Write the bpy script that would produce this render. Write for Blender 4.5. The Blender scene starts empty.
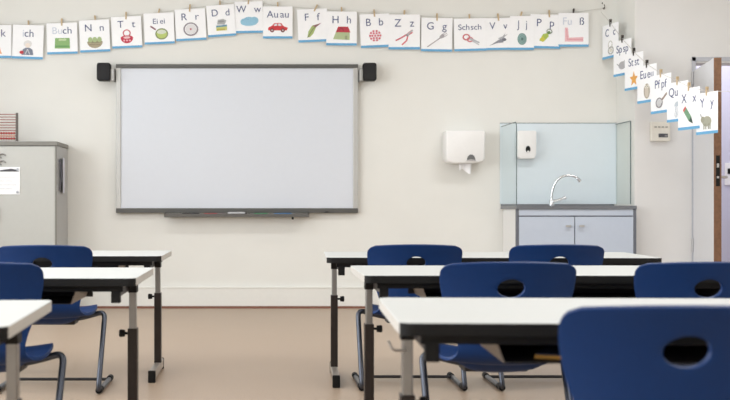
import bpy, bmesh, math, random
from mathutils import Vector, Matrix
random.seed(7)
SC = bpy.context.scene
COL = SC.collection
PI = math.pi

# ---------------------------------------------------------------- camera model
FPX, VX, VY, HC = 1098.0, 262.0, 205.0, 0.89          # focal length (px), vanishing point (px), eye height (m)
def P(px, py, d):
    """world point seen at photo pixel (px, py) at distance d down the room"""
    return Vector(((px - VX) * d / FPX, d, HC - (py - VY) * d / FPX))

# ---------------------------------------------------------------- materials
def lin(c):
    return tuple(((v / 255) / 12.92 if v / 255 <= 0.04045 else ((v / 255 + 0.055) / 1.055) ** 2.4) for v in c)
MATS = {}
def mat(name, rgb, rough=0.5, metal=0.0, var=0.03, scale=30.0, bump=0.0, spec=0.5, bscale=None, **kw):
    if name in MATS: return MATS[name]
    m = bpy.data.materials.new(name); m.use_nodes = True
    nt = m.node_tree; b = nt.nodes['Principled BSDF']
    b.inputs['Roughness'].default_value = rough
    b.inputs['Metallic'].default_value = metal
    b.inputs['Specular IOR Level'].default_value = spec
    tc = nt.nodes.new('ShaderNodeTexCoord')
    nz = nt.nodes.new('ShaderNodeTexNoise'); nz.inputs['Scale'].default_value = scale; nz.inputs['Detail'].default_value = 3
    nt.links.new(tc.outputs['Object'], nz.inputs['Vector'])
    rp = nt.nodes.new('ShaderNodeValToRGB')
    c = lin(rgb)
    rp.color_ramp.elements[0].position = .3; rp.color_ramp.elements[1].position = .7
    rp.color_ramp.elements[0].color = tuple(v * (1 - var) for v in c) + (1,)
    rp.color_ramp.elements[1].color = tuple(min(1, v * (1 + var)) for v in c) + (1,)
    nt.links.new(nz.outputs['Fac'], rp.inputs['Fac'])
    nt.links.new(rp.outputs['Color'], b.inputs['Base Color'])
    if bump:
        nb = nt.nodes.new('ShaderNodeTexNoise'); nb.inputs['Scale'].default_value = bscale or scale * 4; nb.inputs['Detail'].default_value = 2
        nt.links.new(tc.outputs['Object'], nb.inputs['Vector'])
        bp = nt.nodes.new('ShaderNodeBump'); bp.inputs['Strength'].default_value = bump; bp.inputs['Distance'].default_value = .004
        nt.links.new(nb.outputs['Fac'], bp.inputs['Height']); nt.links.new(bp.outputs['Normal'], b.inputs['Normal'])
    MATS[name] = m
    return m

wall_m   = mat('wall_paint', (229, 229, 225), .85, var=.015, scale=3, bump=.06, bscale=160, spec=.2)
side_m   = mat('side_wall_paint', (224, 223, 222), .85, var=.015, scale=3, bump=.06, bscale=160, spec=.2)
ceil_m   = mat('ceiling_paint', (240, 240, 238), .9, var=.01)
duct_m   = mat('duct_paint', (229, 229, 225), .6, var=.01)
red_m    = mat('floor_seam_strip', (128, 84, 70), .6)
white_m  = mat('white_laminate', (198, 200, 199), .45, var=.01)
edge_m   = mat('grey_edge', (196, 192, 186), .5, var=.02)
black_m  = mat('black_plastic', (12, 12, 13), .6, var=.05, spec=.3)
tray_m   = mat('tray_sheet', (34, 33, 34), .55)
plate_m  = mat('tray_plate', (140, 132, 124), .45, metal=.2)
chrome_m = mat('chrome_tube', (152, 151, 150), .3, metal=.9, var=.02)
dark_m   = mat('brown_black_tube', (44, 36, 33), .4, metal=.3)
foot_m   = mat('foot_steel', (176, 168, 160), .38, metal=.6)
blue_m   = mat('blue_shell_plastic', (2, 45, 98), .48, var=.03, scale=60, bump=.05, bscale=900, spec=.3)
frame_m  = mat('chair_tube', (84, 88, 98), .32, metal=.85)
bar_m    = mat('dark_bar', (40, 38, 40), .5)
board_m  = mat('board_surface', (214, 219, 228), .3, var=.005, spec=.4)
bgrey_m  = mat('board_frame_grey', (108, 108, 107), .45, metal=.35, var=.02)
bdark_m  = mat('board_rail_dark', (90, 90, 88), .5, metal=.3, var=.02)
blgt_m   = mat('board_frame_light', (188, 188, 186), .4, metal=.35, var=.02)
cab_m    = mat('cabinet_front', (190, 191, 187), .5, var=.012)
cabs_m   = mat('cabinet_side', (180, 180, 180), .5, var=.012)
cabt_m   = mat('cabinet_edge', (128, 126, 120), .5)
lilac_m  = mat('sink_front', (190, 200, 216), .45, var=.01)
steel_m  = mat('sink_steel', (128, 132, 140), .32, metal=.75)
sgrey_m  = mat('sink_dark_frame', (104, 108, 118), .5)
splash_m = mat('splash_panel', (218, 229, 236), .5, var=.005)
plast_m  = mat('white_plastic', (238, 238, 238), .3, var=.01)
paper_m  = mat('white_paper', (248, 249, 252), .8, var=.01)
strip_m  = mat('blue_strip', (104, 170, 214), .7)
ink_m    = mat('ink', (74, 84, 126), .7)
faint_m  = mat('faint_ink', (206, 212, 226), .7)
wood_m   = mat('peg_wood', (196, 174, 140), .7, var=.1, scale=60)
pegd_m   = mat('peg_dark', (62, 56, 52), .6)
string_m = mat('string', (206, 204, 200), .8)
door_m   = mat('door_white', (226, 227, 230), .5, var=.01)
dtrim_m  = mat('door_trim_grey', (186, 188, 196), .5)
dwood_m  = mat('door_edge_wood', (118, 84, 60), .55, var=.2, scale=40)
lav_m    = mat('corridor_paint', (206, 206, 222), .8, var=.01)
tapc_m   = mat('tap_chrome', (225, 226, 230), .16, metal=1, var=.01)
silver_m = mat('silver', (190, 190, 192), .35, metal=.8)

def glass_mat(name, tint, mixf):
    m = bpy.data.materials.new(name); m.use_nodes = True
    nt = m.node_tree; nt.nodes.clear()
    out = nt.nodes.new('ShaderNodeOutputMaterial')
    tr = nt.nodes.new('ShaderNodeBsdfTransparent'); tr.inputs['Color'].default_value = (*tint, 1)
    gl = nt.nodes.new('ShaderNodeBsdfGlossy'); gl.inputs['Roughness'].default_value = .05
    fr = nt.nodes.new('ShaderNodeLayerWeight'); fr.inputs['Blend'].default_value = mixf
    mu = nt.nodes.new('ShaderNodeMath'); mu.operation = 'MULTIPLY'; mu.inputs[1].default_value = .22; nt.links.new(fr.outputs['Facing'], mu.inputs[0])
    mx = nt.nodes.new('ShaderNodeMixShader')
    nt.links.new(mu.outputs[0], mx.inputs[0]); nt.links.new(tr.outputs[0], mx.inputs[1]); nt.links.new(gl.outputs[0], mx.inputs[2])
    nt.links.new(mx.outputs[0], out.inputs['Surface'])
    return m
glass_m = glass_mat('clear_glass', (.972, .986, .982), .12)
glasse_m = mat('glass_edge', (88, 104, 108), .3)

def floor_mat():
    m = bpy.data.materials.new('linoleum'); m.use_nodes = True
    nt = m.node_tree; b = nt.nodes['Principled BSDF']
    b.inputs['Roughness'].default_value = .38; b.inputs['Specular IOR Level'].default_value = .35
    tc = nt.nodes.new('ShaderNodeTexCoord')
    n1 = nt.nodes.new('ShaderNodeTexNoise'); n1.inputs['Scale'].default_value = 140; n1.inputs['Detail'].default_value = 4
    n2 = nt.nodes.new('ShaderNodeTexNoise'); n2.inputs['Scale'].default_value = 1.6; n2.inputs['Detail'].default_value = 5
    for n in (n1, n2): nt.links.new(tc.outputs['Object'], n.inputs['Vector'])
    r1 = nt.nodes.new('ShaderNodeValToRGB')
    r1.color_ramp.elements[0].position = .35; r1.color_ramp.elements[1].position = .65
    r1.color_ramp.elements[0].color = (*lin((166, 146, 127)), 1); r1.color_ramp.elements[1].color = (*lin((187, 166, 146)), 1)
    mx = nt.nodes.new('ShaderNodeMixRGB'); mx.blend_type = 'MULTIPLY'; mx.inputs[0].default_value = 1
    r2 = nt.nodes.new('ShaderNodeValToRGB')
    r2.color_ramp.elements[0].color = (.90, .89, .88, 1); r2.color_ramp.elements[1].color = (1, 1, 1, 1)
    nt.links.new(n1.outputs['Fac'], r1.inputs[0]); nt.links.new(n2.outputs['Fac'], r2.inputs[0])
    nt.links.new(r1.outputs[0], mx.inputs[1]); nt.links.new(r2.outputs[0], mx.inputs[2])
    nt.links.new(mx.outputs[0], b.inputs['Base Color'])
    # sheet seams (Brick: long rolls)
    return m
floor_m = floor_mat()

# ---------------------------------------------------------------- mesh helpers
class MB:
    def __init__(s): s.v = []; s.f = []; s.mi = []; s.mats = []
    def slot(s, m):
        if m not in s.mats: s.mats.append(m)
        return s.mats.index(m)
    def add(s, vs, fs, m):
        o = len(s.v); k = s.slot(m)
        s.v += [Vector(p) for p in vs]
        s.f += [[i + o for i in f] for f in fs]; s.mi += [k] * len(fs)
        return s
    def box(s, x0, x1, y0, y1, z0, z1, m):
        vs = [(x, y, z) for x in (x0, x1) for y in (y0, y1) for z in (z0, z1)]
        return s.add(vs, [(0, 1, 3, 2), (4, 6, 7, 5), (0, 4, 5, 1), (2, 3, 7, 6), (0, 2, 6, 4), (1, 5, 7, 3)], m)
    def prism(s, pts, axis, a0, a1, m, m2=None):
        """extrude a closed 2-D outline along an axis ('x': pts=(y,z), 'y': pts=(x,z), 'z': pts=(x,y))"""
        def mk(p, a): return {'x': (a, p[0], p[1]), 'y': (p[0], a, p[1]), 'z': (p[0], p[1], a)}[axis]
        n = len(pts)
        vs = [mk(p, a0) for p in pts] + [mk(p, a1) for p in pts]
        s.add(vs, [list(range(n)), list(range(2 * n - 1, n - 1, -1))], m)
        return s.add(vs, [(i, (i + 1) % n, n + (i + 1) % n, n + i) for i in range(n)], m2 or m)
    def tube(s, pts, r, m, n=10, caps=True):
        pts = [Vector(p) for p in pts]; rings = []; up = None; vs = []
        for i, p in enumerate(pts):
            t = (pts[min(i + 1, len(pts) - 1)] - pts[max(i - 1, 0)]).normalized()
            if up is None:
                up = t.orthogonal().normalized()
            up = (up - t * up.dot(t)).normalized()
            w = t.cross(up)
            rr = r[i] if isinstance(r, (list, tuple)) else r
            vs += [p + (up * math.cos(2 * PI * k / n) + w * math.sin(2 * PI * k / n)) * rr for k in range(n)]
        fs = []
        for i in range(len(pts) - 1):
            for k in range(n):
                a, b = i * n + k, i * n + (k + 1) % n
                fs.append((a, b, b + n, a + n))
        if caps:
            fs.append(list(range(n - 1, -1, -1))); fs.append([(len(pts) - 1) * n + k for k in range(n)])
        return s.add(vs, fs, m)
    def lathe(s, prof, origin, axis, m, n=20):
        o = Vector(origin); ax = Vector(axis).normalized(); u = ax.orthogonal().normalized(); w = ax.cross(u); vs = []; fs = []
        for (r, h) in prof:
            vs += [o + ax * h + (u * math.cos(2 * PI * k / n) + w * math.sin(2 * PI * k / n)) * r for k in range(n)]
        for i in range(len(prof) - 1):
            for k in range(n):
                a, b = i * n + k, i * n + (k + 1) % n
                fs.append((a, b, b + n, a + n))
        fs.append(list(range(n - 1, -1, -1))); fs.append([(len(prof) - 1) * n + k for k in range(n)])
        return s.add(vs, fs, m)
    def build(s, name, parent=None, smooth=False, bevel=0.0, seg=2, loc=None):
        me = bpy.data.meshes.new(name)
        me.from_pydata([tuple(p) for p in s.v], [], s.f)
        for m in s.mats: me.materials.append(m)
        for p, k in zip(me.polygons, s.mi): p.material_index = k
        bm = bmesh.new(); bm.from_mesh(me)
        bmesh.ops.remove_doubles(bm, verts=bm.verts, dist=1e-6)
        bmesh.ops.recalc_face_normals(bm, faces=bm.faces)
        if bevel:
            ed = [e for e in bm.edges if len(e.link_faces) == 2 and e.calc_face_angle(0) > .6]
            bmesh.ops.bevel(bm, geom=ed, offset=bevel, segments=seg, affect='EDGES', profile=.5, clamp_overlap=True)
        bm.to_mesh(me); bm.free()
        if smooth:
            for p in me.polygons: p.use_smooth = True
            me.set_sharp_from_angle(angle=math.radians(42))
        o = bpy.data.objects.new(name, me); COL.objects.link(o)
        if parent: o.parent = parent
        if loc is not None: o.location = loc
        return o
def tag(o, label=None, cat=None, group=None, kind=None):
    if label: o['label'] = label
    if cat: o['category'] = cat
    if group: o['group'] = group
    if kind: o['kind'] = kind
    return o
def empty(name, loc=(0, 0, 0), rz=0.0, label=None, cat=None, group=None):
    o = bpy.data.objects.new(name, None); COL.objects.link(o); o.empty_display_size = .05
    o.location = loc; o.rotation_euler = (0, 0, rz)
    return tag(o, label, cat, group)
def copy_tree(o, parent=None):
    c = o.copy(); COL.objects.link(c)
    if parent: c.parent = parent
    for ch in list(o.children): copy_tree(ch, c)
    return c
def rrect(x0, x1, y0, y1, r, n=6):
    out = []
    for cx, cy, a in ((x1 - r, y1 - r, 0), (x0 + r, y1 - r, 90), (x0 + r, y0 + r, 180), (x1 - r, y0 + r, 270)):
        for k in range(n + 1):
            t = math.radians(a + 90 * k / n); out.append((cx + r * math.cos(t), cy + r * math.sin(t)))
    return out
def fillet(pts, r, n=6):
    pts = [Vector(p) for p in pts]; out = [pts[0]]
    for i in range(1, len(pts) - 1):
        a, b, c = pts[i - 1], pts[i], pts[i + 1]
        u = (a - b); w = (c - b); rr = min(r, u.length * .49, w.length * .49)
        p0 = b + u.normalized() * rr; p2 = b + w.normalized() * rr
        for k in range(n + 1):
            t = k / n; out.append(p0 * (1 - t) ** 2 + b * 2 * t * (1 - t) + p2 * t * t)
    out.append(pts[-1]); return out
def text_mesh(txt, size, m, depth=.0006):
    cu = bpy.data.curves.new('letters', 'FONT'); cu.body = txt; cu.size = size
    cu.align_x = 'CENTER'; cu.align_y = 'BOTTOM_BASELINE'; cu.extrude = depth; cu.offset = 0
    o = bpy.data.objects.new('letters', cu); COL.objects.link(o)
    bpy.context.view_layer.update()
    dg = bpy.context.evaluated_depsgraph_get()
    me = bpy.data.meshes.new_from_object(o.evaluated_get(dg))
    bpy.data.objects.remove(o); bpy.data.curves.remove(cu)
    me.transform(Matrix.Rotation(PI / 2, 4, 'X'))
    me.materials.clear(); me.materials.append(m)
    return me

# ================================================================ THE ROOM
YF = 9.49            # front wall
XL, XR, YB, ZC = -3.3, 4.6, -2.2, 3.1
XN, YN = 3.065, 9.03     # the wall steps forward here, beside the sink
S = lambda o: tag(o, kind='structure')
S(MB().box(XL - .2, XR + 1.2, YB - .2, 11.2, -.1, 0, floor_m).build('floor'))
S(MB().box(XL - .2, XR + 1.2, YB - .2, 11.2, ZC, ZC + .1, ceil_m).build('ceiling'))
S(MB().box(XL - .2, XN + .01, YF, YF + .15, 0, ZC, wall_m).build('wall_front'))
DX0, DX1, DZ = 3.545, 4.45, 2.06     # door opening
w = MB()
w.box(XN + .003, DX0, YN, YF + .15, 0, ZC, side_m); w.box(XN, XN + .003, YN, YF + .15, 0, ZC, wall_m)  # return face takes the lighter paint, its window light put into the colour
w.box(DX0, DX1, YN, YN + .2, DZ, ZC, side_m)
w.box(DX1, XR + .1, YN, YN + .2, 0, ZC, side_m)
S(w.build('wall_front_right'))
S(MB().box(XR, XR + .15, YB - .15, YN, 0, ZC, wall_m).build('wall_right'))
S(MB().box(XL - .2, XR + .15, YB - .15, YB, 0, ZC, wall_m).build('wall_back'))
w = MB()
WINS = [(-1.2, 1.0), (1.5, 3.7), (4.2, 6.4), (6.9, 8.4)]
WZ0, WZ1 = .95, 2.75
w.box(XL - .2, XL, YB - .15, YF + .15, 0, WZ0, wall_m)
w.box(XL - .2, XL, YB - .15, YF + .15, WZ1, ZC, wall_m)
ys = [YB - .15] + [v for a in WINS for v in a] + [YF + .15]
for k in range(0, len(ys), 2): w.box(XL - .2, XL, ys[k], ys[k + 1], WZ0, WZ1, wall_m)
S(w.build('wall_left'))
for k, (a, b) in enumerate(WINS):
    w = MB()
    for y0, y1, z0, z1 in ((a, b, WZ0, WZ0 + .06), (a, b, WZ1 - .06, WZ1), (a, a + .06, WZ0, WZ1), (b - .06, b, WZ0, WZ1), ((a + b) / 2 - .03, (a + b) / 2 + .03, WZ0, WZ1)):
        w.box(XL - .15, XL - .09, y0, y1, z0, z1, plast_m)
    wo = S(w.build('window_%d' % (k + 1)))
    MB().box(XL - .125, XL - .119, a + .05, b - .05, WZ0 + .05, WZ1 - .05, glass_m).build('pane', wo)
# cable duct along the foot of the front wall
w = MB(); w.box(XL, 2.04, YF - .03, YF, .018, .178, duct_m); w.box(XL, 2.04, YF - .034, YF, .172, .184, duct_m)
S(w.build('baseboard_front', bevel=.002))
S(MB().box(XL, 2.04, YF - .032, YF, 0, .018, red_m).build('trim_1'))
S(MB().box(XN + .02, DX0 - .06, YN - .012, YN, 0, .06, duct_m).build('baseboard_right'))
# corridor beyond the door
w = MB(); w.box(3.0, XR + 1.2, 10.9, 11.0, 0, ZC, lav_m); w.box(XR + 1.1, XR + 1.2, YN, 11.0, 0, ZC, lav_m); w.box(3.0, 3.1, YF + .15, 11.0, 0, ZC, lav_m)
S(w.build('wall_corridor'))
# door: grey frame, leaf swung into the room
dr = empty('door_1', (DX0, YN, 0)); tag(dr, kind='structure')
w = MB()
for x0, x1, z0, z1 in ((-.012, .02, 0, DZ + .045), (DX1 - DX0 - .02, DX1 - DX0 + .03, 0, DZ + .045), (-.012, DX1 - DX0 + .03, DZ + .012, DZ + .045)):
    w.box(x0, x1, -.012, .2, z0, z1, dtrim_m)
w.build('door_frame', dr, bevel=.002)
lf = Vector((3.375 - DX0, 8.2 - YN)); ln = lf.length; ang = math.atan2(lf.y, lf.x)
leaf = MB().box(.012, ln - .006, 0, .053, .012, 1.99, door_m).build('door_leaf', dr)
leaf.rotation_euler = (0, 0, ang)
MB().box(ln - .006, ln, 0, .053, .012, 1.99, dwood_m).build('leaf_edge', leaf)
MB().box(ln, ln + .002, .014, .042, 1.03, 1.26, black_m).build('lock_plate', leaf)
w = MB(); w.box(ln, ln + .0032, .02, .036, 1.17, 1.20, silver_m); w.box(ln, ln + .004, .02, .036, 1.09, 1.105, silver_m)
w.build('latch', leaf)
w = MB()
w.lathe([(.011, 0), (.011, .055)], (ln - .075, .053, 1.1), (0, 1, 0), silver_m, 12)
w.tube(fillet([(ln - .075, .105, 1.1), (ln - .1, .108, 1.1), (ln - .2, .108, 1.1)], .02), .009, silver_m)
w.build('door_handle', leaf, smooth=True)
for z in (.30 + .26, 1.93):
    MB().lathe([(.009, -.055), (.009, .055)], (-.012, -.02, z), (0, 0, 1), silver_m, 10).build('hinge', dr, smooth=True)
# switch on the corridor wall
p = P(730, 174, 10.9)
sw = empty('light_switch', (p.x, 10.9, p.z), label='white switch plate on the lilac wall seen through the doorway', cat='switch')
MB().box(-.055, .055, -.012, 0, -.11, .11, plast_m).build('plate', sw, bevel=.003)
MB().box(-.03, .03, -.018, -.012, .0, .055, black_m).build('rocker', sw, bevel=.002)

# ================================================================ ALPHABET CARDS
CW, CH = .262, .288
cm = lambda rgb: mat('print_%d_%d_%d' % rgb, rgb, .8, var=.04, scale=120)
class Pic(MB):
    """flat printed shapes in card coordinates (x right, z up from the card's centre)"""
    k = 0
    def poly(s, pts, rgb):
        s.k += 1; y = -.0022 - .00012 * s.k
        return s.prism(pts, 'y', y, -.0016, cm(rgb))
    def ell(s, cx, cz, rx, rz, rgb, n=24, a0=0, a1=360, rot=0):
        c, sn = math.cos(math.radians(rot)), math.sin(math.radians(rot)); pts = []
        full = abs(a1 - a0) >= 360
        for k in range(n if full else n + 1):
            t = math.radians(a0 + (a1 - a0) * k / n); x, z = rx * math.cos(t), rz * math.sin(t)
            pts.append((cx + x * c - z * sn, cz + x * sn + z * c))
        return s.poly(pts, rgb)
    def line(s, pts, wd, rgb):
        for (a, b) in zip(pts[:-1], pts[1:]):
            d = Vector((b[0] - a[0], b[1] - a[1])).normalized(); n = Vector((-d.y, d.x)) * wd / 2
            s.poly([(a[0] + n.x, a[1] + n.y), (a[0] - n.x, a[1] - n.y), (b[0] - n.x, b[1] - n.y), (b[0] + n.x, b[1] + n.y)], rgb)
        return s
    def ring(s, cx, cz, rx, rz, wd, rgb, n=24):
        pts = [(cx + rx * math.cos(2 * PI * k / n), cz + rz * math.sin(2 * PI * k / n)) for k in range(n + 1)]
        return s.line(pts, wd, rgb)
GRY, DK, RED, GRN, BLU = (150, 150, 154), (84, 84, 90), (196, 60, 70), (150, 180, 110), (150, 196, 220)
def pic_comb(p): 
    p.poly([(.0, -.075), (.05, -.09), (.02, -.0), (-.02, .0)], (232, 180, 140)); p.poly([(-.05, -.06), (-.01, -.08), (-.02, .01), (-.05, .01)], (222, 160, 120))
def pic_boy(p):
    p.ell(0, .005, .034, .03, (224, 222, 222)); p.ell(0, -.008, .022, .02, (236, 224, 214)); p.poly([(-.05, -.09), (.05, -.09), (.042, -.045), (.018, -.028), (-.018, -.028), (-.042, -.045)], (128, 134, 150)); p.ell(-.05, -.068, .018, .014, RED); p.line([(-.02, -.085), (0, -.04), (.02, -.085)], .006, (220, 220, 226))
def pic_book(p):
    p.poly([(-.066, -.07), (.066, -.074), (.064, .024), (-.06, .026)], (142, 180, 120)); p.poly([(-.03, .0), (.036, .0), (.036, .016), (-.03, .018)], (196, 214, 170)); p.line([(-.06, -.05), (.06, -.054)], .016, (112, 160, 104))
def pic_nest(p):
    p.ell(0, -.03, .068, .058, (170, 160, 136), a0=180, a1=360); p.ell(0, -.03, .064, .014, (146, 140, 112))
    for x in (-.04, 0, .04): p.ell(x, -.012, .02, .024, (170, 188, 140))
    p.line([(-.055, -.055), (.05, -.06)], .006, (140, 128, 104))
def pic_cup(p):
    p.ell(0, -.03, .054, .05, (196, 62, 84), a0=180, a1=360); p.ell(0, -.03, .054, .022, (196, 62, 84)); p.ring(0, .012, .03, .03, .009, (196, 80, 96)); p.ell(0, -.028, .03, .01, (230, 200, 204))
    for x in (-.025, 0, .025): p.ell(x, -.055, .008, .008, (236, 190, 200))
def pic_pan(p):
    p.line([(-.075, .045), (-.03, .01)], .014, (140, 96, 110)); p.ell(.02, -.03, .056, .052, (128, 140, 100)); p.ell(.02, -.03, .046, .042, (186, 204, 120)); p.ell(.02, -.012, .04, .02, (214, 220, 206))
def pic_wheel(p):
    p.ring(0, -.02, .058, .056, .012, (146, 138, 146)); p.ell(0, -.02, .046, .045, (226, 224, 226)); p.ell(0, -.02, .009, .009, (190, 120, 130))
def pic_tin(p):
    p.poly([(-.05, -.07), (.05, -.07), (.052, -.02), (-.05, -.02)], (206, 206, 130)); p.line([(-.05, -.03), (.052, -.026)], .016, (104, 150, 176)); p.poly([(-.04, -.012), (.03, -.016), (.05, .02), (.02, .036), (-.03, .03)], (176, 178, 180)); p.ell(.0, .014, .03, .01, (146, 148, 150)); p.line([(-.044, -.056), (.03, -.06)], .012, (186, 170, 90))
def pic_cloud(p):
    for x, z, a, b in ((-.045, -.02, .034, .03), (0, -.005, .05, .03), (.05, -.01, .04, .034), (0, -.034, .075, .024)): p.ell(x, z, a, b, BLU)
    p.line([(-.06, -.01), (-.03, .008), (.0, .0)], .006, (128, 176, 206))
def pic_car(p):
    p.poly([(-.085, -.05), (.08, -.05), (.09, -.026), (.05, -.012), (.03, .016), (-.03, .016), (-.05, -.008), (-.085, -.026)], (206, 66, 72)); p.poly([(-.036, -.01), (-.006, -.01), (-.006, .01), (-.024, .01)], (226, 226, 232)); p.poly([(.004, -.01), (.034, -.01), (.022, .01), (.004, .01)], (226, 226, 232))
    for x in (-.05, .045): p.ell(x, -.05, .018, .018, (110, 50, 56)); p.ell(x, -.05, .008, .008, (200, 190, 190))
def pic_feather(p):
    p.poly([(-.05, -.08), (-.04, -.03), (-.005, .02), (.055, .034), (.03, .008), (.002, -.05), (-.028, -.08)], (168, 186, 120)); p.poly([(-.005, .016), (.075, .04), (.03, .006)], (156, 92, 120)); p.line([(-.05, -.085), (.0, -.01), (.05, .03)], .005, (110, 110, 80))
def pic_house(p):
    p.poly([(-.072, -.07), (.07, -.076), (.07, -.01), (-.05, -.01)], (178, 192, 150)); p.poly([(-.05, -.012), (.076, -.012), (.056, .036), (-.03, .036)], (186, 66, 78)); p.poly([(.03, -.074), (.05, -.075), (.05, -.04), (.03, -.04)], (150, 160, 128)); p.line([(-.03, .0), (.0, .03), (.02, .0)], .006, (150, 50, 64))
def pic_ball(p):
    p.ell(0, -.022, .056, .05, (236, 226, 230))
    for r, n in ((0, 1), (.026, 6), (.046, 10)):
        for k in range(n): p.ell(r * math.cos(6.283 * k / n), -.022 + r * .9 * math.sin(6.283 * k / n), .0085, .008, (206, 74, 96))
def pic_pliers(p):
    p.line([(-.072, -.05), (-.03, -.03), (.02, .0), (.06, .032)], .011, (200, 96, 110)); p.line([(-.02, -.085), (.02, -.05), (.03, -.005), (.068, .018)], .011, (214, 110, 120)); p.ell(.026, -.004, .012, .012, GRY); p.line([(.026, -.002), (.07, .036)], .014, (184, 186, 190))
def pic_fork(p):
    p.line([(-.078, -.085), (.03, -.006)], .008, (162, 156, 160)); p.ell(.044, .008, .024, .015, (176, 172, 176), rot=36)
    for q in (-.012, 0, .012): p.line([(.048 - q * .6, .01 + q), (.086 - q * .6, .036 + q)], .005, (168, 164, 170))
def pic_scissors(p):
    p.ring(-.03, .0, .026, .024, .011, (206, 110, 120)); p.ring(.0, -.022, .022, .018, .01, (206, 120, 128)); p.line([(.0, -.01), (.075, -.052)], .009, (186, 188, 194)); p.line([(.0, -.02), (.07, -.07)], .008, (200, 202, 206))
def pic_bird(p):
    p.poly([(-.085, -.085), (-.03, -.05), (.02, -.02), (.066, .03), (.04, -.02), (.045, -.055), (-.02, -.062)], (142, 144, 154)); p.poly([(-.01, -.02), (.085, .02), (.03, -.03)], (176, 178, 186)); p.ell(.05, -.03, .02, .014, (120, 122, 132))
def pic_yoyo(p):
    p.ell(0, -.03, .05, .05, (122, 156, 154)); p.ring(0, -.03, .036, .036, .007, (158, 186, 184)); p.ring(0, -.03, .02, .02, .006, (158, 186, 184)); p.ell(0, -.03, .008, .008, (90, 120, 120))
def pic_parrot(p):
    p.poly([(-.05, -.06), (-.01, -.064), (.03, -.02), (.022, .01), (-.02, -.002)], (170, 190, 90)); p.poly([(-.05, -.045), (-.02, -.07), (.0, -.045), (-.02, -.02)], (206, 200, 80)); p.ring(.034, .022, .022, .018, .008, (140, 150, 140)); p.ell(.03, .012, .014, .014, (110, 140, 90))
def pic_foot(p):
    p.poly([(-.075, -.078), (.085, -.078), (.085, -.04), (-.04, -.046), (-.05, .04), (-.075, .04)], (236, 190, 196)); p.line([(-.06, .03), (-.055, -.06), (.08, -.06)], .006, (220, 150, 160))
def pic_ghost(p):
    p.ring(0, -.01, .03, .03, .008, (196, 196, 190)); p.ring(.012, -.06, .04, .03, .008, (186, 186, 182)); p.ell(.012, -.06, .02, .014, (226, 224, 214))
def pic_mouse(p):
    p.ell(0, -.04, .055, .032, (178, 178, 182)); p.ell(.04, -.02, .022, .02, (190, 190, 194)); p.line([(-.05, -.04), (-.08, -.02)], .006, GRY)
def pic_star(p):
    p.poly([((.062 if k % 2 == 0 else .027) * math.sin(PI * k / 5), -.04 + (.062 if k % 2 == 0 else .027) * math.cos(PI * k / 5)) for k in range(10)], (230, 170, 90))
def pic_owl(p):
    p.ell(0, -.035, .042, .058, (176, 166, 152)); p.ell(0, -.045, .026, .04, (206, 198, 186))
    for x in (-.016, .016): p.ell(x, .0, .013, .013, (236, 232, 220)); p.ell(x, .0, .005, .006, DK)
def pic_frypan(p):
    p.ring(-.02, -.045, .04, .034, .01, (140, 138, 142)); p.ell(-.02, -.045, .03, .025, (206, 206, 208)); p.line([(.016, -.025), (.08, .02)], .012, (150, 132, 124))
def pic_jelly(p):
    p.ell(0, -.01, .036, .034, (190, 200, 210), a0=0, a1=180)
    for x in (-.026, -.008, .01, .028): p.line([(x, -.01), (x + .006, -.04), (x - .004, -.07), (x + .004, -.092)], .006, (176, 186, 198))
def pic_pencil(p):
    p.poly([(-.06, .0), (-.03, .03), (.03, -.035), (.0, -.065)], (120, 160, 130)); p.poly([(-.06, .0), (-.03, .03), (-.045, .042), (-.072, .016)], (206, 100, 100)); p.poly([(.0, -.065), (.03, -.035), (.05, -.085)], (70, 90, 84))
def pic_yak(p):
    p.ell(0, -.035, .056, .036, (168, 168, 152)); p.ell(-.05, -.02, .024, .022, (158, 158, 142))
    for x in (-.034, -.012, .02, .04): p.line([(x, -.05), (x, -.09)], .013, (152, 152, 138))
    p.line([(-.066, .0), (-.075, .02)], .006, DK)

def make_card(txt, faint, picf, label, group, pegdark=False):
    """origin at the card's top centre; faces -y"""
    root = empty('alphabet_card', label=label, cat='alphabet card', group=group)
    # sheet, gently curled
    m = MB(); nx = 8; vs = []; bend = random.uniform(-.004, .004)
    for y in (-.0014, 0):
        for i in range(nx + 1):
            t = i / nx * 2 - 1
            for z in (-CH, 0): vs.append((t * CW / 2, y, z))
    o2 = 2 * (nx + 1); fs = []
    for i in range(nx):
        a = 2 * i
        fs += [(a, a + 2, a + 3, a + 1), (o2 + a, o2 + a + 1, o2 + a + 3, o2 + a + 2), (a, o2 + a, o2 + a + 2, a + 2), (a + 1, a + 3, o2 + a + 3, o2 + a + 1)]
    fs += [(0, 1, o2 + 1, o2), (2 * nx, o2 + 2 * nx, o2 + 2 * nx + 1, 2 * nx + 1)]
    m.add(vs, fs, paper_m); m.build('sheet', root)
    MB().box(-CW / 2, CW / 2, -.0024, -.0013, -CH, -CH + .02, strip_m).build('blue_strip', root)
    size = .09 if len(txt + (faint or '')) < 6 else .07
    words = ([(faint, faint_m, 'pale_letter')] if faint else []) + [(w_, ink_m, 'letter') for w_ in txt.split()]
    got = []
    for w_, mm, nm in words:
        me = text_mesh(w_, size, mm)
        o = bpy.data.objects.new(nm, me); COL.objects.link(o); o.parent = root
        lo, hi = min(v.co.x for v in me.vertices), max(v.co.x for v in me.vertices)
        got.append((o, lo, hi))
    gap = .006 if faint else {5: .02, 6: .03}.get(len(txt.replace('  ', ' ')), .05 if len(txt) == 4 else .012)
    if len(txt.split()[0]) == 1: gap = .072
    tot = sum(h - l for _, l, h in got) + gap * (len(got) - 1); x = -tot / 2
    for o, lo, hi in got:
        o.location = (x - lo, -.0018, -.1); x += hi - lo + gap
    p = Pic(); picf(p)
    q = p.build('picture', root); q.location = (0, 0, -.165)
    return root
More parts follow.
